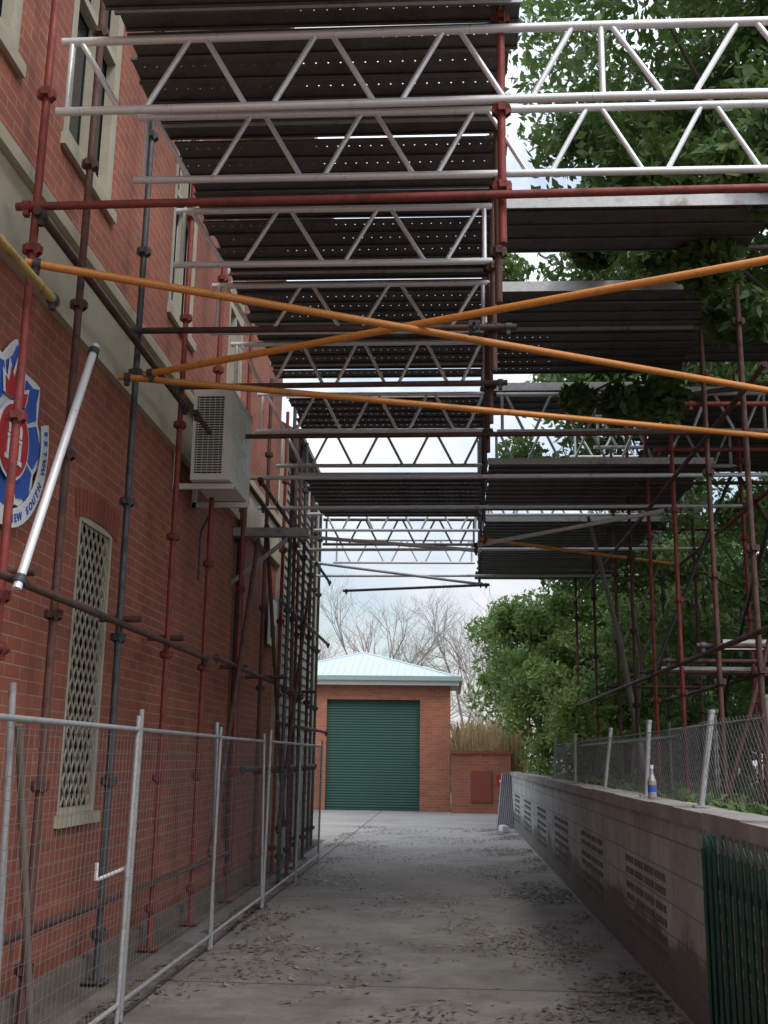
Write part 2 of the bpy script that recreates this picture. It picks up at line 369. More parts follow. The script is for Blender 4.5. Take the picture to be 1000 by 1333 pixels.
for i in range(1,30):
    x=ex0+(ex1-ex0)*i/30; t=1-abs(x-cx)/((ex1-ex0)/2); m.tube((x,ey0,ze+.01),(x,ey0+2.95*t,ze+(zt-ze)*t+.01),.010,4)
m.tube(E[0],a1,.04,6); m.tube(E[1],a1,.04,6)
rf=m.obj('roof',['roof'],parent=gb)
m=MB(); m.bb((ex0-.05,ey0-.1,ze-.11),(ex1+.05,ey0-.002,ze+.02)); m.bb((ex1+.002,ey0,ze-.11),(ex1+.1,ey1,ze+.02)); sub(m,'gutter',['gutter'],gb,rf)
m=MB(); m.bb((ex0,ey0,ze-.24),(ex1,ey0+.03,ze-.112)); m.bb((ex0,ey0+.032,ze-.2),(ex1,gy,ze-.17)); sub(m,'fascia',['whitep'],gb,rf)
m=MB(); m.bb((gx1+.02,31.2,0),(1.75,31.45,1.62)); lw=m.obj('low_brick_wall',['gbrick'],'low orange brick wall with brown coping beside the garage','wall')
m=MB(); m.bb((gx1+.0,31.15,1.622),(1.8,31.5,1.70)); m.obj('coping',['cupboard'],parent=lw)
m=MB(); m.bb((.62,31.16,.3),(1.22,31.198,1.15)); m.bb((.66,31.15,.34),(1.18,31.16,1.11)); m.obj('meter_cupboard_door',['cupboard'],parent=lw)
m=MB(); m.bb((1.34,31.17,.78),(1.56,31.197,1.05)); m.bb((1.42,31.165,.86),(1.48,31.17,.92),1); m.obj('warning_sign',['signred','whitep'],'small red sign on the low brick wall','sign')
m=MB(); m.bb((2.9,23.8,.8),(3.4,24.3,1.85)); pr=m.obj('brick_pier',['gbrick'],'short orange brick pier standing in the garden','pier')
m=MB(); m.bb((2.85,23.75,1.852),(3.45,24.35,1.93)); m.obj('coping',['coping'],parent=pr)

# ---- block retaining wall
WR=1.44
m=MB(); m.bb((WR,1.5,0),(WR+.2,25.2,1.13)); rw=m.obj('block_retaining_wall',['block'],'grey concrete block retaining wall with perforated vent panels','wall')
m=MB(); y=1.5
while y<25.2:
    y2=min(y+.8,25.2); m.bb((WR-.03+random.uniform(-.004,.004),y,1.132),(WR+.24,y2-.006,1.22+random.uniform(-.004,.004))); y+=.8
m.obj('coping',['coping'],parent=rw)
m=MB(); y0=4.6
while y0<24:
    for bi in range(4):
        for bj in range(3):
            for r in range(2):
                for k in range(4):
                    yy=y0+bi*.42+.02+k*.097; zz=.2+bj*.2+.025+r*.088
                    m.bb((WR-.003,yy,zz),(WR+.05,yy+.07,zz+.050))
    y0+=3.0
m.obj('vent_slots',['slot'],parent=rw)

# ---------------------------------------------------------------- scaffolding
G='scaffold tubes and beams spanning the driveway'
cp=MB()
for k in range(4):
    a=k*math.pi/2; d=Vector((math.cos(a),math.sin(a),0)); pz=Vector((-d.y,d.x,0))
    for sgn in (-1,1):
        cp.poly([Vector((0,0,.03))+d*.024+pz*.024*sgn,Vector((0,0,.03))+d*.05+pz*.016*sgn,Vector((0,0,-.016))+d*.05+pz*.016*sgn,Vector((0,0,-.036))+d*.026+pz*.02*sgn],pz*.005*sgn)
    cp.box(d*.051,(.006,.034,.04),0,Matrix.Rotation(a,3,'Z'))
cp.tube((0,0,-.04),(0,0,.04),.0275,10)
cpm={}
for c in ('red','brown','dark','galv'): cpm[c]=cp.mesh('coupler',[c])
names={'red':'red painted','brown':'rusty brown','dark':'dark steel','galv':'galvanised','orange':'orange painted','yellow':'faded yellow','alu':'silver aluminium'}
def standard(x,y,z0,z1,col,zs=None,lean=(0,0),where='beside the brick wall'):
    m=MB(); m.tube((x,y,z0),(x+lean[0],y+lean[1],z1),.0242,12)
    if z0<.2: m.box((x,y,z0+.006),(.15,.15,.01))
    o=m.obj('scaffold_standard',[col],f'{names[col]} vertical scaffold standard {where}','scaffold pole','vertical scaffold standards',org=(x,y,z0))
    if zs is None: zs=[z0+.3+i*.99 for i in range(int((z1-z0)/.99)+1) if z0+.3+i*.99<z1-.05]
    for z in zs:
        t=(z-z0)/(z1-z0); c=bpy.data.objects.new('coupler',cpm[col if col in cpm else 'galv']); COL.objects.link(c); c.parent=o; c.location=(lean[0]*t,lean[1]*t,z-z0)
    return o
def tube(p,q,col,label,name='scaffold_tube',r=.0242,ends=True):
    m=MB(); m.tube(p,q,r,12)
    p=Vector(p);q=Vector(q);d=(q-p).normalized()
    if ends:
        for e,s in((p,1),(q,-1)):
            c=e+d*s*.06; m.tube(c-d*.022,c+d*.022,r+.011,8,1); m.box(c+Vector((0,0,-.035)),(.03,.04,.05),1)
    m.obj(name,[col,'dark' if col!='red' else 'red'],label,'scaffold tube',G)
rowL=[(5.5,'red'),(6.26,'brown'),(7.52,'dark'),(8.79,'red'),(10.1,'red'),(11.7,'red'),(13.2,'brown'),(14.6,'red'),(16.2,'brown'),(18.2,'dark')]
for i,(y,c) in enumerate(rowL):
    standard(-2.36+.012*min(i,5),y,.02,7.6 if i<5 else 6.3,c,lean=(random.uniform(-.01,.01),random.uniform(-.02,.02)))
for y,x,c in ((13.4,-2.02,'dark'),(14.3,-2.05,'brown'),(15.2,-2.08,'dark'),(16.6,-2.18,'brown'),(18.8,-2.30,'dark')):
    standard(x+random.uniform(-.02,.02),y,.02,6.0,c,lean=(random.uniform(-.05,.03),random.uniform(-.1,.1)),where='at the edge of the driveway')
for y,c in ((5.5,'red'),(6.3,'brown'),(7.52,'brown'),(8.79,'brown'),(10.1,'brown'),(11.7,'dark'),(13.2,'dark'),(16.0,'dark'),(18.4,'dark')):
    standard(.30+.018*(y-5.5),y,4.28 if y<9 else 4.4,7.0,c,zs=[4.62,5.1,5.7,6.3] if y<9 else [4.6,5.6],where='hanging from the lattice beams')
for y,c in ((8.79,'brown'),(10.1,'brown'),(11.7,'red'),(13.2,'red'),(14.6,'brown'),(16,'brown'),(18.4,'brown'),(21,'brown')):
    standard(2.48,y,.92,6.2,c,where='standing in the garden bed')
for y,c in ((10.1,'red'),(11.7,'brown'),(13.2,'red'),(16,'brown'),(18.4,'dark')):
    standard(3.65,y,.92,6.6,c,where='standing in the garden bed',lean=(random.uniform(-.03,.03),.05))
def lattice(x0,x1,y,z0,z1,per,col='alu',dy=0,dz=0,endv=True):
    m=MB(); L=x1-x0; P=lambda x,z:(x,y+dy*(x-x0)/L,z+dz*(x-x0)/L)
    m.tube(P(x0,z1),P(x1,z1),.0252,12); m.tube(P(x0,z0),P(x1,z0),.0252,12)
    m.tube(P(x0+.06,z0),P(x0+.06,z1),.018,8)
    if endv: m.tube(P(x1-.06,z0),P(x1-.06,z1),.018,8)
    n=max(1,round((L-.1)/per)); per=(L-.12)/n
    for i in range(n):
        a=x0+.06+i*per
        m.tube(P(a+per*.07,z1),P(a+per*.42,z0),.017,8); m.tube(P(a+per*.62,z0),P(a+per*.95,z1),.017,8)
    m.obj('lattice_beam',[col],'silver lattice truss beam spanning across the driveway' if col=='alu' else 'weathered grey lattice truss beam spanning the driveway','lattice beam','lattice beams over the driveway')
lattice(-2.28,.81,5.47,5.14,5.60,.76,dz=.02,endv=False)
lattice(.812,4.2,5.47,5.16,5.62,.76)
lattice(-2.05,2.45,6.26,5.15,5.61,.74)
lattice(-2.1,.33,7.5,5.15,5.60,.72)
lattice(-2.1,.36,8.79,5.13,5.57,.72)
lattice(-2.2,.42,10.15,5.12,5.56,.72)
for y,c in ((11.7,'alu'),(13.2,'galv'),(16.0,'galv'),(17.2,'galv'),(18.4,'dark'),(20.2,'galv')):
    lattice(-2.2,.5,y,5.12,5.56,.6,c); lattice(.55,3.6,y+.05,5.12,5.56,.6,'galv' if y<14 else c)
lattice(2.0,4.6,14.4,5.7,6.15,.6,'galv'); lattice(2.0,4.8,17,6.3,6.75,.6,'galv')
tube((-2.45,5.44,4.52),(2.1,5.44,4.56),'red','red painted horizontal transom tube crossing the driveway')
tube((-2.4,7.46,4.6),(.5,7.46,4.6),'brown','rusty horizontal transom tube crossing the driveway')
tube((-2.4,8.72,4.6),(.5,8.72,4.62),'brown','rusty horizontal transom tube crossing the driveway')
for y in (10.1,11.7,13.2,16,18.4): tube((-2.4,y-.06,4.55),(3.7,y-.06,4.58),'brown' if y<11 else 'galv','weathered horizontal transom tube crossing the driveway')
tube((-2.32,5.32,4.12),(2.35,7.45,4.08),'orange','long orange diagonal plan brace tube')
tube((2.6,5.12,4.16),(-2.15,7.10,4.12),'orange','long orange diagonal plan brace tube')
tube((-2.35,7.14,4.12),(2.9,8.75,4.12),'orange','long orange diagonal plan brace tube')
tube((-2.2,13.6,4.3),(.4,13.1,4.0),'galv','grey diagonal brace tube'); tube((2.5,11.9,4.25),(.3,13.3,4.1),'galv','grey diagonal brace tube')
tube((-2.1,16.3,4.42),(.6,18.4,4.42),'galv','grey diagonal brace tube'); tube((-1.9,19.2,4.42),(.7,18.3,4.40),'dark','dark diagonal brace tube')
tube((.4,13.1,4.15),(3.4,16,4.35),'orange','long orange diagonal plan brace tube')
m=MB(); m.tube((-.028,0,0),(.028,0,0),.035,10); m.box((0,0,.0),(.07,.05,.085)); m.tube((0,-.06,.02),(0,.06,.02),.009,6); m.tube((0,-.05,-.02),(0,.06,-.02),.009,6)
o=m.obj('swivel_coupler',['dark'],'dark steel swivel coupler joining two orange tubes','coupler',org=(0,0,0)); o.location=(.16,6.31,4.12)
def ledg(x,y0,y1,z,col,z1=None): tube((x,y0,z),(x,y1,z if z1 is None else z1),col,f'{names[col]} ledger tube running along the building','scaffold_ledger')
ledg(-2.27,4.2,10.1,2.38,'brown'); ledg(-2.2,10.1,16.2,2.4,'brown'); ledg(-2.27,5.3,8.8,4.42,'brown'); ledg(-2.2,8.8,16,4.4,'brown')
ledg(-2.3,5.5,11.7,.55,'brown',.5); ledg(-2.2,11.7,18.2,1.35,'dark'); ledg(-2.1,13.3,18.8,3.4,'dark'); ledg(-2.1,13.3,18.8,1.9,'brown'); ledg(-2.1,11.5,18.8,4.5,'dark')
ledg(-2.3,4.3,5.5,2.02,'red'); ledg(-2.2,4.0,5.52,3.94,'yellow',3.96)
tube((-2.2,5.32,2.31),(-2.2,6.2,3.98),'alu','shiny silver diagonal brace tube clamped to the standards')
tube((-2.16,10.1,.6),(-2.16,11.9,3.9),'brown','rusty diagonal brace tube by the wall'); tube((-2.04,13.3,.6),(-2.04,15.6,4.0),'brown','rusty diagonal brace tube')
tube((-2.16,14.6,.6),(-2.16,12.4,4.2),'brown','rusty diagonal brace tube')
for y in (5.5,7.52,8.79,11.7,13.2,16.2):
    tube((-2.5,y+.05,2.44),(-2.2 if y<12 else -1.98,y+.05,2.44),'brown','short rusty transom tube by the wall',ends=False)
for z,c,y0 in ((2.5,'brown',7.5),(4.5,'brown',8),(1.75,'dark',11.7)):
    tube((2.44,y0,z),(2.44,21,z),c,f'{names[c]} ledger tube above the garden bed','scaffold_ledger')
for z,c in ((2.5,'brown'),(4.5,'red')): tube((3.62,9,z),(3.62,18.5,z),c,f'{names[c]} ledger tube above the garden bed','scaffold_ledger')
for y in (10.1,11.7,13.2,16): tube((2.3,y+.06,2.55),(3.8,y+.06,2.55),'brown','short rusty transom tube above the garden'); tube((2.3,y+.06,4.9),(4.6,y+.06,4.9),'red' if y<12 else 'brown','short transom tube above the garden')
tube((3.6,10.1,2.6),(3.6,13.2,5.0),'brown','rusty diagonal brace tube'); tube((2.5,10.15,1.2),(3.62,10.15,4.6),'brown','rusty diagonal brace tube'); tube((2.5,13.25,2.6),(3.62,13.25,5.2),'dark','dark diagonal brace tube')
tube((3.6,16,1.2),(3.6,11.7,4.4),'dark','dark diagonal brace tube')
# decks
def plankmesh(L,W=.232,holes=True,front=.062,lip=.03,fm=1,lm=2):
    m=MB(); hw=.0085
    if holes:
        cols=[];x=.06
        while x<L-.06: cols.append(x); x+=.078
        ys=[0,.095,.1035,W]; prev=0
        def strip(a,b,hole):
            for j in range(3):
                if hole and j==1: continue
                m.add([(a,ys[j],0),(b,ys[j],0),(b,ys[j+1],0),(a,ys[j+1],0)],[(0,1,2,3)],0)
        for c in cols: strip(prev,c,False); strip(c,c+hw,True); prev=c+hw
        strip(prev,L,False)
    else:
        m.add([(0,0,0),(L,0,0),(L,W,0),(0,W,0)],[(0,1,2,3)],0)
    for yy,sg,h,mt in ((0,1,front,fm),(W,-1,lip,lm)):
        m.bb((0,min(yy,yy+.003*sg),-h),(L,max(yy,yy+.003*sg),-.0005),mt); m.bb((0,min(yy+.0031*sg,yy+.022*sg),-h),(L,max(yy+.0031*sg,yy+.022*sg),-h+.003),lm)
    return m
DM=['deck','deckedge_lit','decklip']
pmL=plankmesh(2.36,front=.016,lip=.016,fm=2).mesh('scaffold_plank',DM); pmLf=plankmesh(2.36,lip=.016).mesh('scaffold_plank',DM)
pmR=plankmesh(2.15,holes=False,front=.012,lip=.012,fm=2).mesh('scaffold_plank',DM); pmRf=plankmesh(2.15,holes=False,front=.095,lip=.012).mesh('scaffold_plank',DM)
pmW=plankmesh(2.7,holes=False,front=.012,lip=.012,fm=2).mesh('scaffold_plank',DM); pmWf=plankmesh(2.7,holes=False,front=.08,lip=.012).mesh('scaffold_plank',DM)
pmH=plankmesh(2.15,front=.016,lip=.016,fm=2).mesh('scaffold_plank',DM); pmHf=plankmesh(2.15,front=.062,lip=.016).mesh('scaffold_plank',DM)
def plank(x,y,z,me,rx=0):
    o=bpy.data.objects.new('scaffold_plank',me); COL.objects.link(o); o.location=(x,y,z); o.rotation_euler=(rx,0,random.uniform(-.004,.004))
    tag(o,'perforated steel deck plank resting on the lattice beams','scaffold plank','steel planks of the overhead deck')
y=4.2; i=0
while y<11.6:
    f=(i%5==0)
    plank(-1.97+random.uniform(-.03,.03),y,5.74+(.022 if f else 0)+random.uniform(0,.010),pmLf if f else pmL); y+=.2325; i+=1
def slab(x,y0,y1,z,me,mf=None):
    y=y0;k=0
    while y<y1: plank(x+random.uniform(-.03,.03),y,z+random.uniform(-.003,.006),mf if (mf is not None and k==0) else me); y+=.233;k+=1
slab(-1.9,13.3,15.7,5.06,pmL,pmLf)
slab(-1.9,11.95,13.15,5.66,pmL,pmLf)
slab(.38,7.65,8.55,5.76,pmR,pmRf); slab(.40,9.05,10.1,5.70,pmR,pmRf); slab(.40,10.12,11.5,5.73,pmH,pmHf); slab(.42,11.75,12.9,5.70,pmR,pmRf); slab(.5,12.65,15.4,5.06,pmW,pmWf); slab(.55,15.9,21.6,5.06,pmW,pmWf)
slab(2.66,11.8,15.5,5.66,pmR,pmRf); slab(2.62,9.9,11.3,5.86,pmR,pmRf)
slab(2.55,10.3,11.0,2.62,pmR,pmRf); slab(2.55,13.3,14.0,2.62,pmR,pmRf)

m=MB(); m.bb((-2.54,12.3,4.02),(-1.65,12.42,4.12)); m.poly([(-2.54,12.34,3.5),(-2.54,12.38,3.5),(-1.9,12.38,4.02),(-1.9,12.34,4.02)],(0,0,-.06)); m.obj('steel_bracket',['post'],'grey steel bracket projecting from the wall','bracket')
ac=empty('air_conditioner',(-2.17,9.9,3.9),'cream outdoor air conditioner unit bracketed to the brick wall','air conditioner')
ax0,ax1,ay0,ay1,az0,az1=-2.36,-2.0,9.4,10.4,3.95,4.8
m=MB(); m.bb((ax0,ay0+.012,az0),(ax1,ay1,az1)); m.bb((ax0-.008,ay0+.0,az1+.001),(ax1+.008,ay1+.01,az1+.03))
m.bb((ax0,ay0,az0),(ax0+.03,ay0+.011,az1)); m.bb((ax1-.075,ay0,az0),(ax1,ay0+.011,az1)); m.bb((ax0+.03,ay0,az0),(ax1-.075,ay0+.011,az0+.06)); m.bb((ax0+.03,ay0,az1-.05),(ax1-.075,ay0+.011,az1))
m.obj('casing',['white'],parent=ac)
m=MB(); m.bb((ax0+.03,ay0+.0115,az0+.06),(ax1-.075,ay0+.0118,az1-.05),0); z=az0+.08
while z<az1-.07: m.box(((ax0+ax1)/2-.022,ay0+.0,z),(ax1-ax0-.105,.022,.006),1,Matrix.Rotation(.5,3,'X')); z+=.024
for k in range(5): m.bb((ax0+.05+k*.05,ay0-.008,az0+.06),(ax0+.054+k*.05,ay0-.004,az1-.05),1)
m.obj('louvre_grille',['black','white'],parent=ac)
m=MB()
for k in range(24):
    a=2*math.pi*k/24;b2=2*math.pi*(k+1)/24
    for r in (.33,.26,.19,.12): m.tube((ax1+.012,9.8+r*math.cos(a),4.37+r*math.sin(a)),(ax1+.012,9.8+r*math.cos(b2),4.37+r*math.sin(b2)),.004,4)
for k in range(8): a=math.pi*k/4; m.tube((ax1+.014,9.8,4.37),(ax1+.014,9.8+.34*math.cos(a),4.37+.34*math.sin(a)),.005,4)
m.obj('fan_guard',['white'],parent=ac)
for y in (9.5,10.25):
    m=MB(); m.bb((-2.54,y,az0-.06),(-1.98,y+.045,az0-.01)); m.bb((-2.545,y,az0-.06),(-2.5,y+.045,az0+.4)); m.obj('mounting_bracket',['white'],parent=ac)
m=MB(); m.path([(-2.3,10.41,4.1),(-2.35,10.5,4.0),(-2.5,10.52,3.7),(-2.5,10.52,3.2)],[.012]*4,7); m.obj('refrigerant_pipe',['dark'],parent=ac)

# ---- emblem
ESC=.92; cy,cz=5.77,3.30
em=empty('emblem_sign',(WX,cy,cz),'pointed blue, white and red fire brigade badge on the wall','sign')
def disc(m,r,x,t,mat=0,n=48,fn=None,oz=0):
    pts=[]
    for k in range(n):
        a=2*math.pi*k/n; rr=r if fn is None else fn(a)
        pts.append((x,cy+rr*math.cos(a),cz+oz+rr*math.sin(a)))
    m.poly(pts,(t,0,0),mat)
def tri(a,n): return abs(((a*n/(2*math.pi))%1)-.5)*2
m=MB(); disc(m,.6,WX+.02,.015,0,128,fn=lambda a:.47+.13*tri(a,8)**1.3); m.obj('backing_board',['whitep'],parent=em)
for k in range(8):
    a0=2*math.pi*k/8
    m=MB(); pts=[]
    for (r,da) in ((.25,-.34),(.43,-.35),(.475,-.12),(.565,0),(.475,.12),(.43,.35),(.25,.34)):
        pts.append((WX+.037,cy+r*math.cos(a0+da),cz+r*math.sin(a0+da)))
    m.poly(pts,(.006,0,0)); m.obj('blue_field',['blue'],parent=em)
DZ=-.07; FS=.78
m=MB(); pts=[]
for (u,v) in ((-.22,.16),(-.27,.34),(-.17,.30),(-.16,.46),(-.08,.36),(0,.55),(.08,.36),(.16,.46),(.17,.30),(.27,.34),(.22,.16)): pts.append((WX+.050,cy+u*FS,cz+v*FS+.07))
m.poly(pts,(.004,0,0)); m.obj('flame_border',['whitep'],parent=em)
m=MB(); pts=[]
for (u,v) in ((-.19,.16),(-.225,.29),(-.15,.26),(-.13,.40),(-.065,.32),(0,.48),(.065,.32),(.13,.40),(.15,.26),(.225,.29),(.19,.16)): pts.append((WX+.056,cy+u*FS,cz+v*FS+.07))
m.poly(pts,(.004,0,0)); m.obj('flames',['signred'],parent=em)
m=MB(); disc(m,.25,WX+.062,.004,0,oz=DZ); o=m.obj('white_ring',['whitep'],parent=em)
m=MB(); disc(m,.228,WX+.068,.004,0,oz=DZ); m.obj('red_disc',['signred'],parent=em)
X=WX+.074; q=cz+DZ
def crest(pts,name='crest'):
    m=MB(); m.poly([(X,cy+u,q+v) for u,v in pts],(.004,0,0)); m.obj(name,['whitep'],parent=em)
crest([(-.13,-.14),(.13,-.14),(.13,-.11),(-.13,-.11)]); crest([(-.11,.0),(.11,.0),(.11,.022),(-.11,.022)])
for u0 in (-.09,-.03,.03,.09): crest([(u0-.014,-.105),(u0+.014,-.105),(u0+.014,-.005),(u0-.014,-.005)])
crest([(-.10,.03),(-.06,.03),(-.06,.09),(-.08,.115),(-.10,.09)]); crest([(.06,.03),(.10,.03),(.10,.09),(.08,.115),(.06,.09)]); crest([(-.035,.03),(.035,.03),(.035,.11),(0,.16),(-.035,.11)])
m=MB(); 
def arcband(m,r0,r1,a0,a1,x,t,n=30):
    P=[(x,cy+r0*math.cos(a0+(a1-a0)*k/n),cz+r0*math.sin(a0+(a1-a0)*k/n)) for k in range(n+1)]+[(x,cy+r1*math.cos(a1-(a1-a0)*k/n),cz+r1*math.sin(a1-(a1-a0)*k/n)) for k in range(n+1)]
    m.poly(P,(t,0,0))
arcband(m,.49,.61,math.radians(-200),math.radians(20),WX+.050,.006); m.obj('ribbon',['whitep'],parent=em)
def letters(txt,r,a0,a1,size,x,mat,parent,name):
    n=len(txt)
    for i,ch in enumerate(txt):
        if ch==' ': continue
        m=MB()
        a=a0+(a1-a0)*i/(n-1)
        cu=bpy.data.curves.new('t','FONT'); cu.body=ch; cu.size=size; cu.align_x='CENTER'; cu.extrude=.0015; cu.offset=.002
        to=bpy.data.objects.new('t',cu); COL.objects.link(to); dg=bpy.context.evaluated_depsgraph_get(); me=bpy.data.meshes.new_from_object(to.evaluated_get(dg))
        th=a+math.pi/2
        vs=[]
        for v in me.vertices:
            u,w=v.co.x,v.co.y-size*.35
            vs.append((x+v.co.z,cy+r*math.cos(a)+u*math.cos(th)-w*math.sin(th),cz+r*math.sin(a)+u*math.sin(th)+w*math.cos(th)))
        m.add(vs,[tuple(p.vertices) for p in me.polygons]); bpy.data.objects.remove(to); bpy.data.meshes.remove(me)
        m.obj(name,[mat],parent=parent)
letters('NEW SOUTH WALES',.55,math.radians(-80),math.radians(14),.072,WX+.059,'blue',em,'letter')
em.scale=(1,ESC,ESC)

# ---------------------------------------------------------------- fences
FX=-1.86
def fence_panel(y0,y1,lean):
    e=empty('temporary_fence_panel',(FX,(y0+y1)/2,0),'galvanised temporary fence panel with welded wire mesh','fence panel','temporary fence panels along the driveway')
    P=lambda y,z:(FX+lean*z,y,z)
    m=MB(); h=1.64; r=.0145
    m.tube(P(y0+.04,.02),P(y0+.04,h+.12),r+.002,10); m.tube(P(y1-.03,.02),P(y1-.03,h+.08),r,10)
    m.tube(P(y0+.04,h),P(y1-.04,h),r,10); m.tube(P(y0+.04,.12),P(y1-.04,.12),r,10); m.obj('frame',['post'],parent=e)
    m=MB(); y=y0+.1
    while y<y1-.05: m.tube(P(y,.12),P(y,h),.0015,3,caps=False); y+=.065
    z=.2
    while z<h: m.tube(P(y0+.04,z),P(y1-.04,z),.0015,3,caps=False); z+=.1
    m.obj('wire_mesh',['wire'],parent=e)
ys=[4.05,6.45,8.85,11.25,13.65,16.05]
for i in range(5): fence_panel(ys[i],ys[i+1],random.uniform(-.02,.02))
tube((-1.90,4.80,.1),(-1.93,4.74,1.78),'post','galvanised upright tube clipped to the fence',ends=False,r=.017) if 'post' in names else None
m=MB(); m.tube((-1.90,4.80,.02),(-1.93,4.72,1.80),.017,10); m.obj('fence_prop_tube',['post'],'galvanised upright tube leaning against the fence','fence pole')
m=MB(); m.tube((-1.95,4.88,1.62),(-1.93,5.35,.02),.02,6); m.box((-1.93,5.33,.04),(.09,.09,.06)); m.obj('leaning_timber_prop',['timber'],'thin weathered timber prop leaning against the fence','timber prop')
m=MB(); m.path([(-1.9,6.0,.92),(-1.9,6.0,.83),(-1.88,6.52,.85),(-1.88,6.52,.95)],[.011]*4,8); m.obj('hooked_rod',['alu'],'white bent metal rod hooked on the fence','rod')
def rpost(x,y,lean,h=.58):
    m=MB(); m.tube((x,y,1.22),(x+lean,y+.02,1.22+h),.021,10); m.tube((x+lean,y+.02,1.22+h),(x+lean,y+.02,1.24+h),.025,10); m.box((x,y,1.229),(.09,.09,.01))
    m.obj('fence_post',['post'],'galvanised fence post leaning on top of the block wall','fence post','posts on the block wall')
for y,l in ((5.2,.06),(5.35,-.02),(7.0,.1),(8.9,.05),(11.2,.08),(13.8,.02),(16.5,.04)): rpost(WR+.12,y,l)
m=MB(); 
def rf_(u,v,s): return (WR+.16+.01*math.sin(u*3)+.004*s,5.0+u,1.24+v+.03*math.sin(u*1.1))
diag(m,11.8,.48,.07,rf_,.0015); m.tube(rf_(0,.48,0),rf_(11.8,.46,0),.004,5); m.obj('chain_link_mesh',['wire'],'sagging chain link mesh along the top of the block wall','fence mesh')
for yy in (7.2,9.7,12.2):
    e=empty('temporary_fence_panel',(2.9,yy+1.2,.95),'galvanised temporary fence panel standing in the garden bed','fence panel','temporary fence panels in the garden')
    m=MB()
    for y in(yy,yy+2.4): m.tube((2.9,y,.9),(2.9,y,2.0),.015,8)
    m.tube((2.9,yy,1.9),(2.9,yy+2.4,1.9),.014,8); m.tube((2.9,yy,1.1),(2.9,yy+2.4,1.1),.014,8); m.obj('frame',['post'],parent=e)
    m=MB(); diag(m,2.4,.8,.08,lambda u,v,s:(2.9+.004*s,yy+u,1.1+v),.0015); m.obj('wire_mesh',['wire'],parent=e)
bx,by=WR+.08,8.4; bz=1.224
bt=empty('drink_bottle',(bx,by,bz),'small clear drink bottle with yellow and blue label on the wall','bottle')
m=MB(); m.path([(bx,by,bz),(bx,by,bz+.01),(bx,by,bz+.13),(bx,by,bz+.18),(bx,by,bz+.22)],[.028,.032,.032,.014,.013],12); m.obj('body',['post'],parent=bt)
m=MB(); m.tube((bx,by,bz+.05),(bx,by,bz+.10),.0332,12,0); m.tube((bx,by,bz+.10),(bx,by,bz+.12),.0334,12,1); m.obj('paper_label',['blue','yellow'],parent=bt)
m=MB(); m.tube((bx,by,bz+.22),(bx,by,bz+.245),.015,12); m.obj('cap',['whitep'],parent=bt)
gf=empty('palisade_fence',(1.33,4.2,0),'dark green steel palisade fence in front of the block wall','fence')
m=MB(); y=2.2
while y<5.95:
    t=random.uniform(-.01,.01)
    for s in (-1,1):
        m.box((1.33-.005,y+s*.012,.53),(.004,.028,1.06),0,Matrix.Rotation(s*.6,3,'Z'))
    for s in (-1,0,1):
        m.poly([(1.325,y-.008+s*.014,1.06),(1.325,y+.008+s*.014,1.06),(1.325-.012*abs(s),y+s*.028,1.13+t+(.03 if s==0 else 0))],(.004,0,0))
    y+=.12
m.obj('pales',['green'],parent=gf)
m=MB(); m.bb((1.345,2.2,.88),(1.385,6.0,.93)); m.obj('rail',['green'],parent=gf)
m=MB(); m.bb((1.345,2.2,.2),(1.385,6.0,.25)); m.obj('rail',['green'],parent=gf)
m=MB(); m.bb((1.34,5.96,0),(1.40,6.02,1.12)); m.obj('post',['green'],parent=gf)
m=MB()
for k in range(9):
    a=k*.045; m.add([(1.05+a,24.6,.02),(1.05+a+.022,24.57,.02),(1.22+a+.022,25.6,1.18),(1.22+a,25.63,1.18)],[(0,1,2,3)]); m.add([(1.05+a+.022,24.57,.02),(1.05+a+.045,24.6,.02),(1.22+a+.045,25.63,1.18),(1.22+a+.022,25.6,1.18)],[(0,1,2,3)])
m.obj('leaning_corrugated_sheet',['wire'],'grey corrugated sheet leaning at the end of the wall','metal sheet')
m=MB(); m.box((1.16,23.6,.07),(.14,.42,.1),0,Matrix.Rotation(.15,3,'Z')); m.box((1.16,23.6,.13),(.10,.3,.02),0,Matrix.Rotation(.15,3,'Z')); m.obj('concrete_foot_block',['whitep'],'pale fence foot block lying on the driveway','block')

# ---------------------------------------------------------------- vegetation
ex=[(2.5,7.8,5.95,.35),(2.75,7.6,6.3,.4),(2.3,7.9,6.2,.3),(3.0,7.5,5.7,.3),(2.9,8.4,6.8,.6),(3.0,9,7.4,.7),(2.2,8.6,5.6,.3),(2.6,9.2,5.4,.35),(1.9,11.3,5.3,.28),(2.3,11.35,5.35,.35),(1.4,11.3,5.35,.2),(1.3,8.85,5.9,.22),(1.9,8.85,5.9,.3),(1.6,10.8,7.2,.5),(2.1,11,7.8,.6),(1.4,11.5,8.6,.5)]
tree('broadleaf_tree',(5.6,12.5,.9),(4.6,12.0,9.4),(4.1,3.6,3.4),96,.72,56000,.075,'leafm','large leafy tree overhanging the scaffold',tr=.22,extra=ex,limbs=40,lo=.25)
tree('broadleaf_tree',(7.5,9,.9),(6.0,9.5,11.5),(3.2,3.0,2.4),36,.75,15000,.08,'leafm','large leafy tree beside the scaffold',tr=.2,limbs=20)
tree('broadleaf_tree',(4.8,22.5,.9),(4.9,22,10.0),(4.2,3,4.2),84,.9,36000,.10,'leafm','tall leafy tree rising above the scaffold',tr=.2,limbs=24,lo=.2)
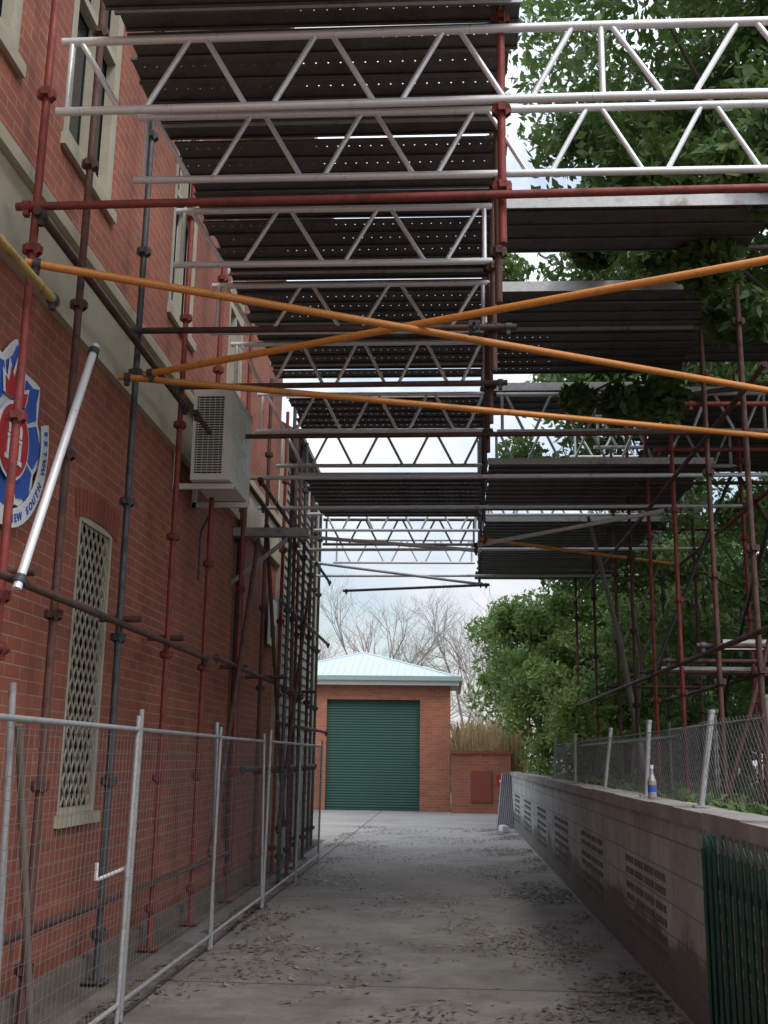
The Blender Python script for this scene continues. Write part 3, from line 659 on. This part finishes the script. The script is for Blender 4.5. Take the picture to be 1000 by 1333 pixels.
for i,(bx,by,h,rr,mt,n) in enumerate([(5.2,16.5,4.3,(2.0,2.2,2.6),'leafm',14000),(7.6,18,5,(2.6,2.6,3.2),'leafd',15000),(5.2,21,4.2,(2.1,2.2,2.8),'leafm',15000),(8.8,14,4.5,(2.4,2.4,3.2),'leafd',14000),(6.2,12.0,3.2,(1.5,1.6,1.9),'leafd',9000)]):
    tree('broadleaf_tree',(bx,by,.9),(bx-.2,by,h),rr,46,.55,n,.075,mt,'dark green tree growing behind the scaffold',tr=.11,limbs=18,group='garden trees')
tree('bamboo_bush',(3.6,25.5,.9),(3.3,25.2,3.1),(2.3,2.4,2.3),60,.6,30000,.075,'leafl','bright green bushy tree beside the retaining wall','bush',tr=.08,limbs=22,droop=.6)
tree('bamboo_bush',(2.4,28.3,.9),(2.2,28.3,4.3),(1.5,1.6,1.5),40,.5,17000,.075,'leafl','bright green bush by the low brick wall','bush',tr=.07,droop=.6)
tree('garden_shrub',(3.2,22,.9),(3.0,22,2.0),(1.4,1.5,1.4),30,.45,11000,.065,'leafl','dense green shrub above the retaining wall','shrub',tr=.06)
tree('garden_shrub',(3.8,18.5,.9),(3.9,18.5,1.7),(1.0,1.5,1.0),24,.4,7000,.06,'leafm','dense green shrub above the retaining wall','shrub',tr=.05)
tree('broadleaf_tree',(4.9,28,.9),(4.8,27.5,5.0),(3.0,3,2.8),60,.8,24000,.10,'leafm','mid green tree behind the bushes',tr=.16)
tree('broadleaf_tree',(9,34,0),(9,34,5.5),(4.5,4,4.5),60,1.1,18000,.17,'leafd','tall dark green leafy tree behind the garden',tr=.2)
tree('broadleaf_tree',(14,26,0),(13,26,5.5),(4.5,5,5),60,1.2,18000,.17,'leafd','tall dark green leafy tree behind the garden',tr=.2)
for (a,b2,c,r) in (((2.9,16.2,.9),(2.5,15.8,3.1),(2.0,15.2,4.9),.05),((3.1,19,.9),(3.3,18.8,3.2),(3.0,18.4,5.0),.045)):
    m=MB(); m.path([a,b2,c],[r,r*.8,r*.5],7); m.path([b2,(b2[0]+.6,b2[1],b2[2]+1.2)],[r*.5,r*.2],5)
    m.obj('slender_trunk',['barkpale'],'slender pale leaning sapling trunk in the garden','tree')
def bare():
    m=MB()
    def br(p,d,l,r,dep):
        q=p+d*l; m.tube(p,q,r,4 if dep<3 else 3,0,r*.7,caps=False)
        if dep>=6: return
        for k in range(3 if dep<5 else 2):
            nd=(d+Vector((random.gauss(0,.45),random.gauss(0,.45),random.gauss(.08,.3)))).normalized(); br(q,nd,l*random.uniform(.6,.85),r*.58,dep+1)
    br(Vector((0,0,0)),Vector((0,0,1)),2.15,.10,0); return m.mesh('bare_tree',['twig'])
bms=[bare() for _ in range(4)]
for i in range(20):
    o=bpy.data.objects.new('bare_tree',bms[i%4]); COL.objects.link(o); o.location=(-10+i*.95+random.uniform(-.4,.4),48+random.uniform(-5,10),0); o.rotation_euler=(0,0,random.uniform(0,6)); s=random.uniform(.85,1.2); o.scale=(s,s,s)
    tag(o,'leafless winter tree with fine pale twigs behind the garage','tree','bare trees behind the garage')
e=empty('ornamental_grass',(1.0,32.3,0),'clump of dry tall ornamental grass behind the low wall','plant')
m=MB()
for k in range(1300):
    x=random.uniform(.15,2.1);y=random.uniform(31.6,32.6);h=random.uniform(1.7,2.9); dx=random.gauss(0,.3);dy=random.gauss(0,.25)
    m.add([(x-.014,y,.0),(x+.014,y,0),(x+dx*.5+.012,y+dy*.5,h*.8),(x+dx*.5-.012,y+dy*.5,h*.8)],[(0,1,2,3)]); m.add([(x+dx*.5-.02,y+dy*.5,h*.8),(x+dx*.5+.02,y+dy*.5,h*.8),(x+dx,y+dy,h*.93)],[(0,1,2)])
m.obj('blades',['grassdry'],parent=e)
n=9000; P=np.column_stack([1.7+rng.random(n)**1.5*5,5+rng.random(n)*21,.98+rng.random(n)*.25]); V=leaves(P,.05,n,.05,.6)
o=bpy.data.objects.new('ground_cover',fastmesh('ground_cover',V,'leafm')); COL.objects.link(o); tag(o,'low leafy ground cover in the garden bed','ground cover',kind='stuff')
n=26000
r=rng.random(n); X=np.where(r<.42,1.4-np.abs(rng.normal(0,.55,n)),np.where(r<.68,-2.1+np.abs(rng.normal(0,.4,n)),rng.uniform(-1.8,1.4,n))); Y=5.5+rng.random(n)**1.3*19
cl=(np.sin(X*3.1+Y*1.3)+np.sin(Y*2.2-X*1.7)+np.sin(X*7.3-Y*4.1)*.8+rng.normal(0,.7,n))>.35
X,Y=X[cl],Y[cl]; X=np.clip(X,-2.3,1.41); n=len(X)
ang=rng.random(n)*6.28; L=.012+.034*rng.random(n)**1.8; W=L*(.14+.38*rng.random(n)); Z=.008+.012*rng.random(n)
V=np.empty((n,4,3)); ca,sa=np.cos(ang),np.sin(ang)
for k,(p,q,dz) in enumerate(((-1,0,0),(0,1,.008),(1,0,.018),(0,-1,.002))):
    V[:,k,0]=X+ca*L*p-sa*W*q; V[:,k,1]=Y+sa*L*p+ca*W*q; V[:,k,2]=Z+dz*rng.random(n)
o=bpy.data.objects.new('fallen_leaves',fastmesh('fallen_leaves',V.reshape(-1,3),'litter')); COL.objects.link(o); tag(o,'dry fallen leaves and twigs scattered on the driveway','leaf litter',kind='stuff')

# ---------------------------------------------------------------- light & camera
el=math.radians(50); az=math.radians(140)
sun=bpy.data.lights.new('sun','SUN'); sun.energy=1.5; sun.angle=math.radians(14); sun.color=(1,.95,.88)
so=bpy.data.objects.new('sun',sun); COL.objects.link(so)
sd=Vector((math.sin(az)*math.cos(el),math.cos(az)*math.cos(el),math.sin(el))); so.rotation_euler=sd.to_track_quat('Z','Y').to_euler()
w=bpy.data.worlds.new('World'); scene.world=w; w.use_nodes=True; t=w.node_tree; bg=t.nodes['Background']
sk=N(t,'ShaderNodeTexSky'); sk.sky_type='NISHITA'; sk.sun_disc=False; sk.sun_elevation=el; sk.sun_rotation=az; sk.air_density=1.2; sk.dust_density=1.5
tc=N(t,'ShaderNodeTexCoord').outputs['Generated']
mp=N(t,'ShaderNodeMapping'); mp.inputs['Scale'].default_value=(1,1,1.8); mp.inputs['Location'].default_value=(.3,.1,.2); t.links.new(tc,mp.inputs[0])
cf=ramp(t,noise(t,mp.outputs[0],5.0,8,.55),.30,.60,(.12,.12,.12,1))
c=mix(t,cf,sk.outputs[0],(6.4,6.6,7.0,1))
# overcast sky: the cloud deck brightens towards the zenith
sp=N(t,'ShaderNodeSeparateXYZ'); t.links.new(tc,sp.inputs[0])
mr=N(t,'ShaderNodeMapRange'); t.links.new(sp.outputs[2],mr.inputs[0]); mr.inputs[1].default_value=.15; mr.inputs[2].default_value=.9; mr.inputs[3].default_value=.95; mr.inputs[4].default_value=2.25
vm=N(t,'ShaderNodeVectorMath',operation='SCALE'); t.links.new(c,vm.inputs[0]); t.links.new(mr.outputs[0],vm.inputs['Scale'])
t.links.new(vm.outputs[0],bg.inputs['Color']); bg.inputs['Strength'].default_value=.15

cam=bpy.data.cameras.new('camera'); co=bpy.data.objects.new('camera',cam); COL.objects.link(co); scene.camera=co
cam.sensor_fit='VERTICAL'; cam.sensor_height=36; cam.lens=1400/1333*36; cam.clip_end=1500; cam.clip_start=.05
yw=math.atan(.0615); p=math.atan(319/1400); th=math.radians(.8)
F=Vector((-math.sin(yw)*math.cos(p),math.cos(yw)*math.cos(p),math.sin(p))); R=Vector((math.cos(yw),math.sin(yw),0)); U=R.cross(F)
R2=R*math.cos(th)+U*math.sin(th); U2=U*math.cos(th)-R*math.sin(th)
co.matrix_world=Matrix(((R2.x,U2.x,-F.x,0),(R2.y,U2.y,-F.y,0),(R2.z,U2.z,-F.z,1.5),(0,0,0,1)))
scene.view_settings.view_transform='Standard'; scene.view_settings.look='None'; scene.view_settings.exposure=0
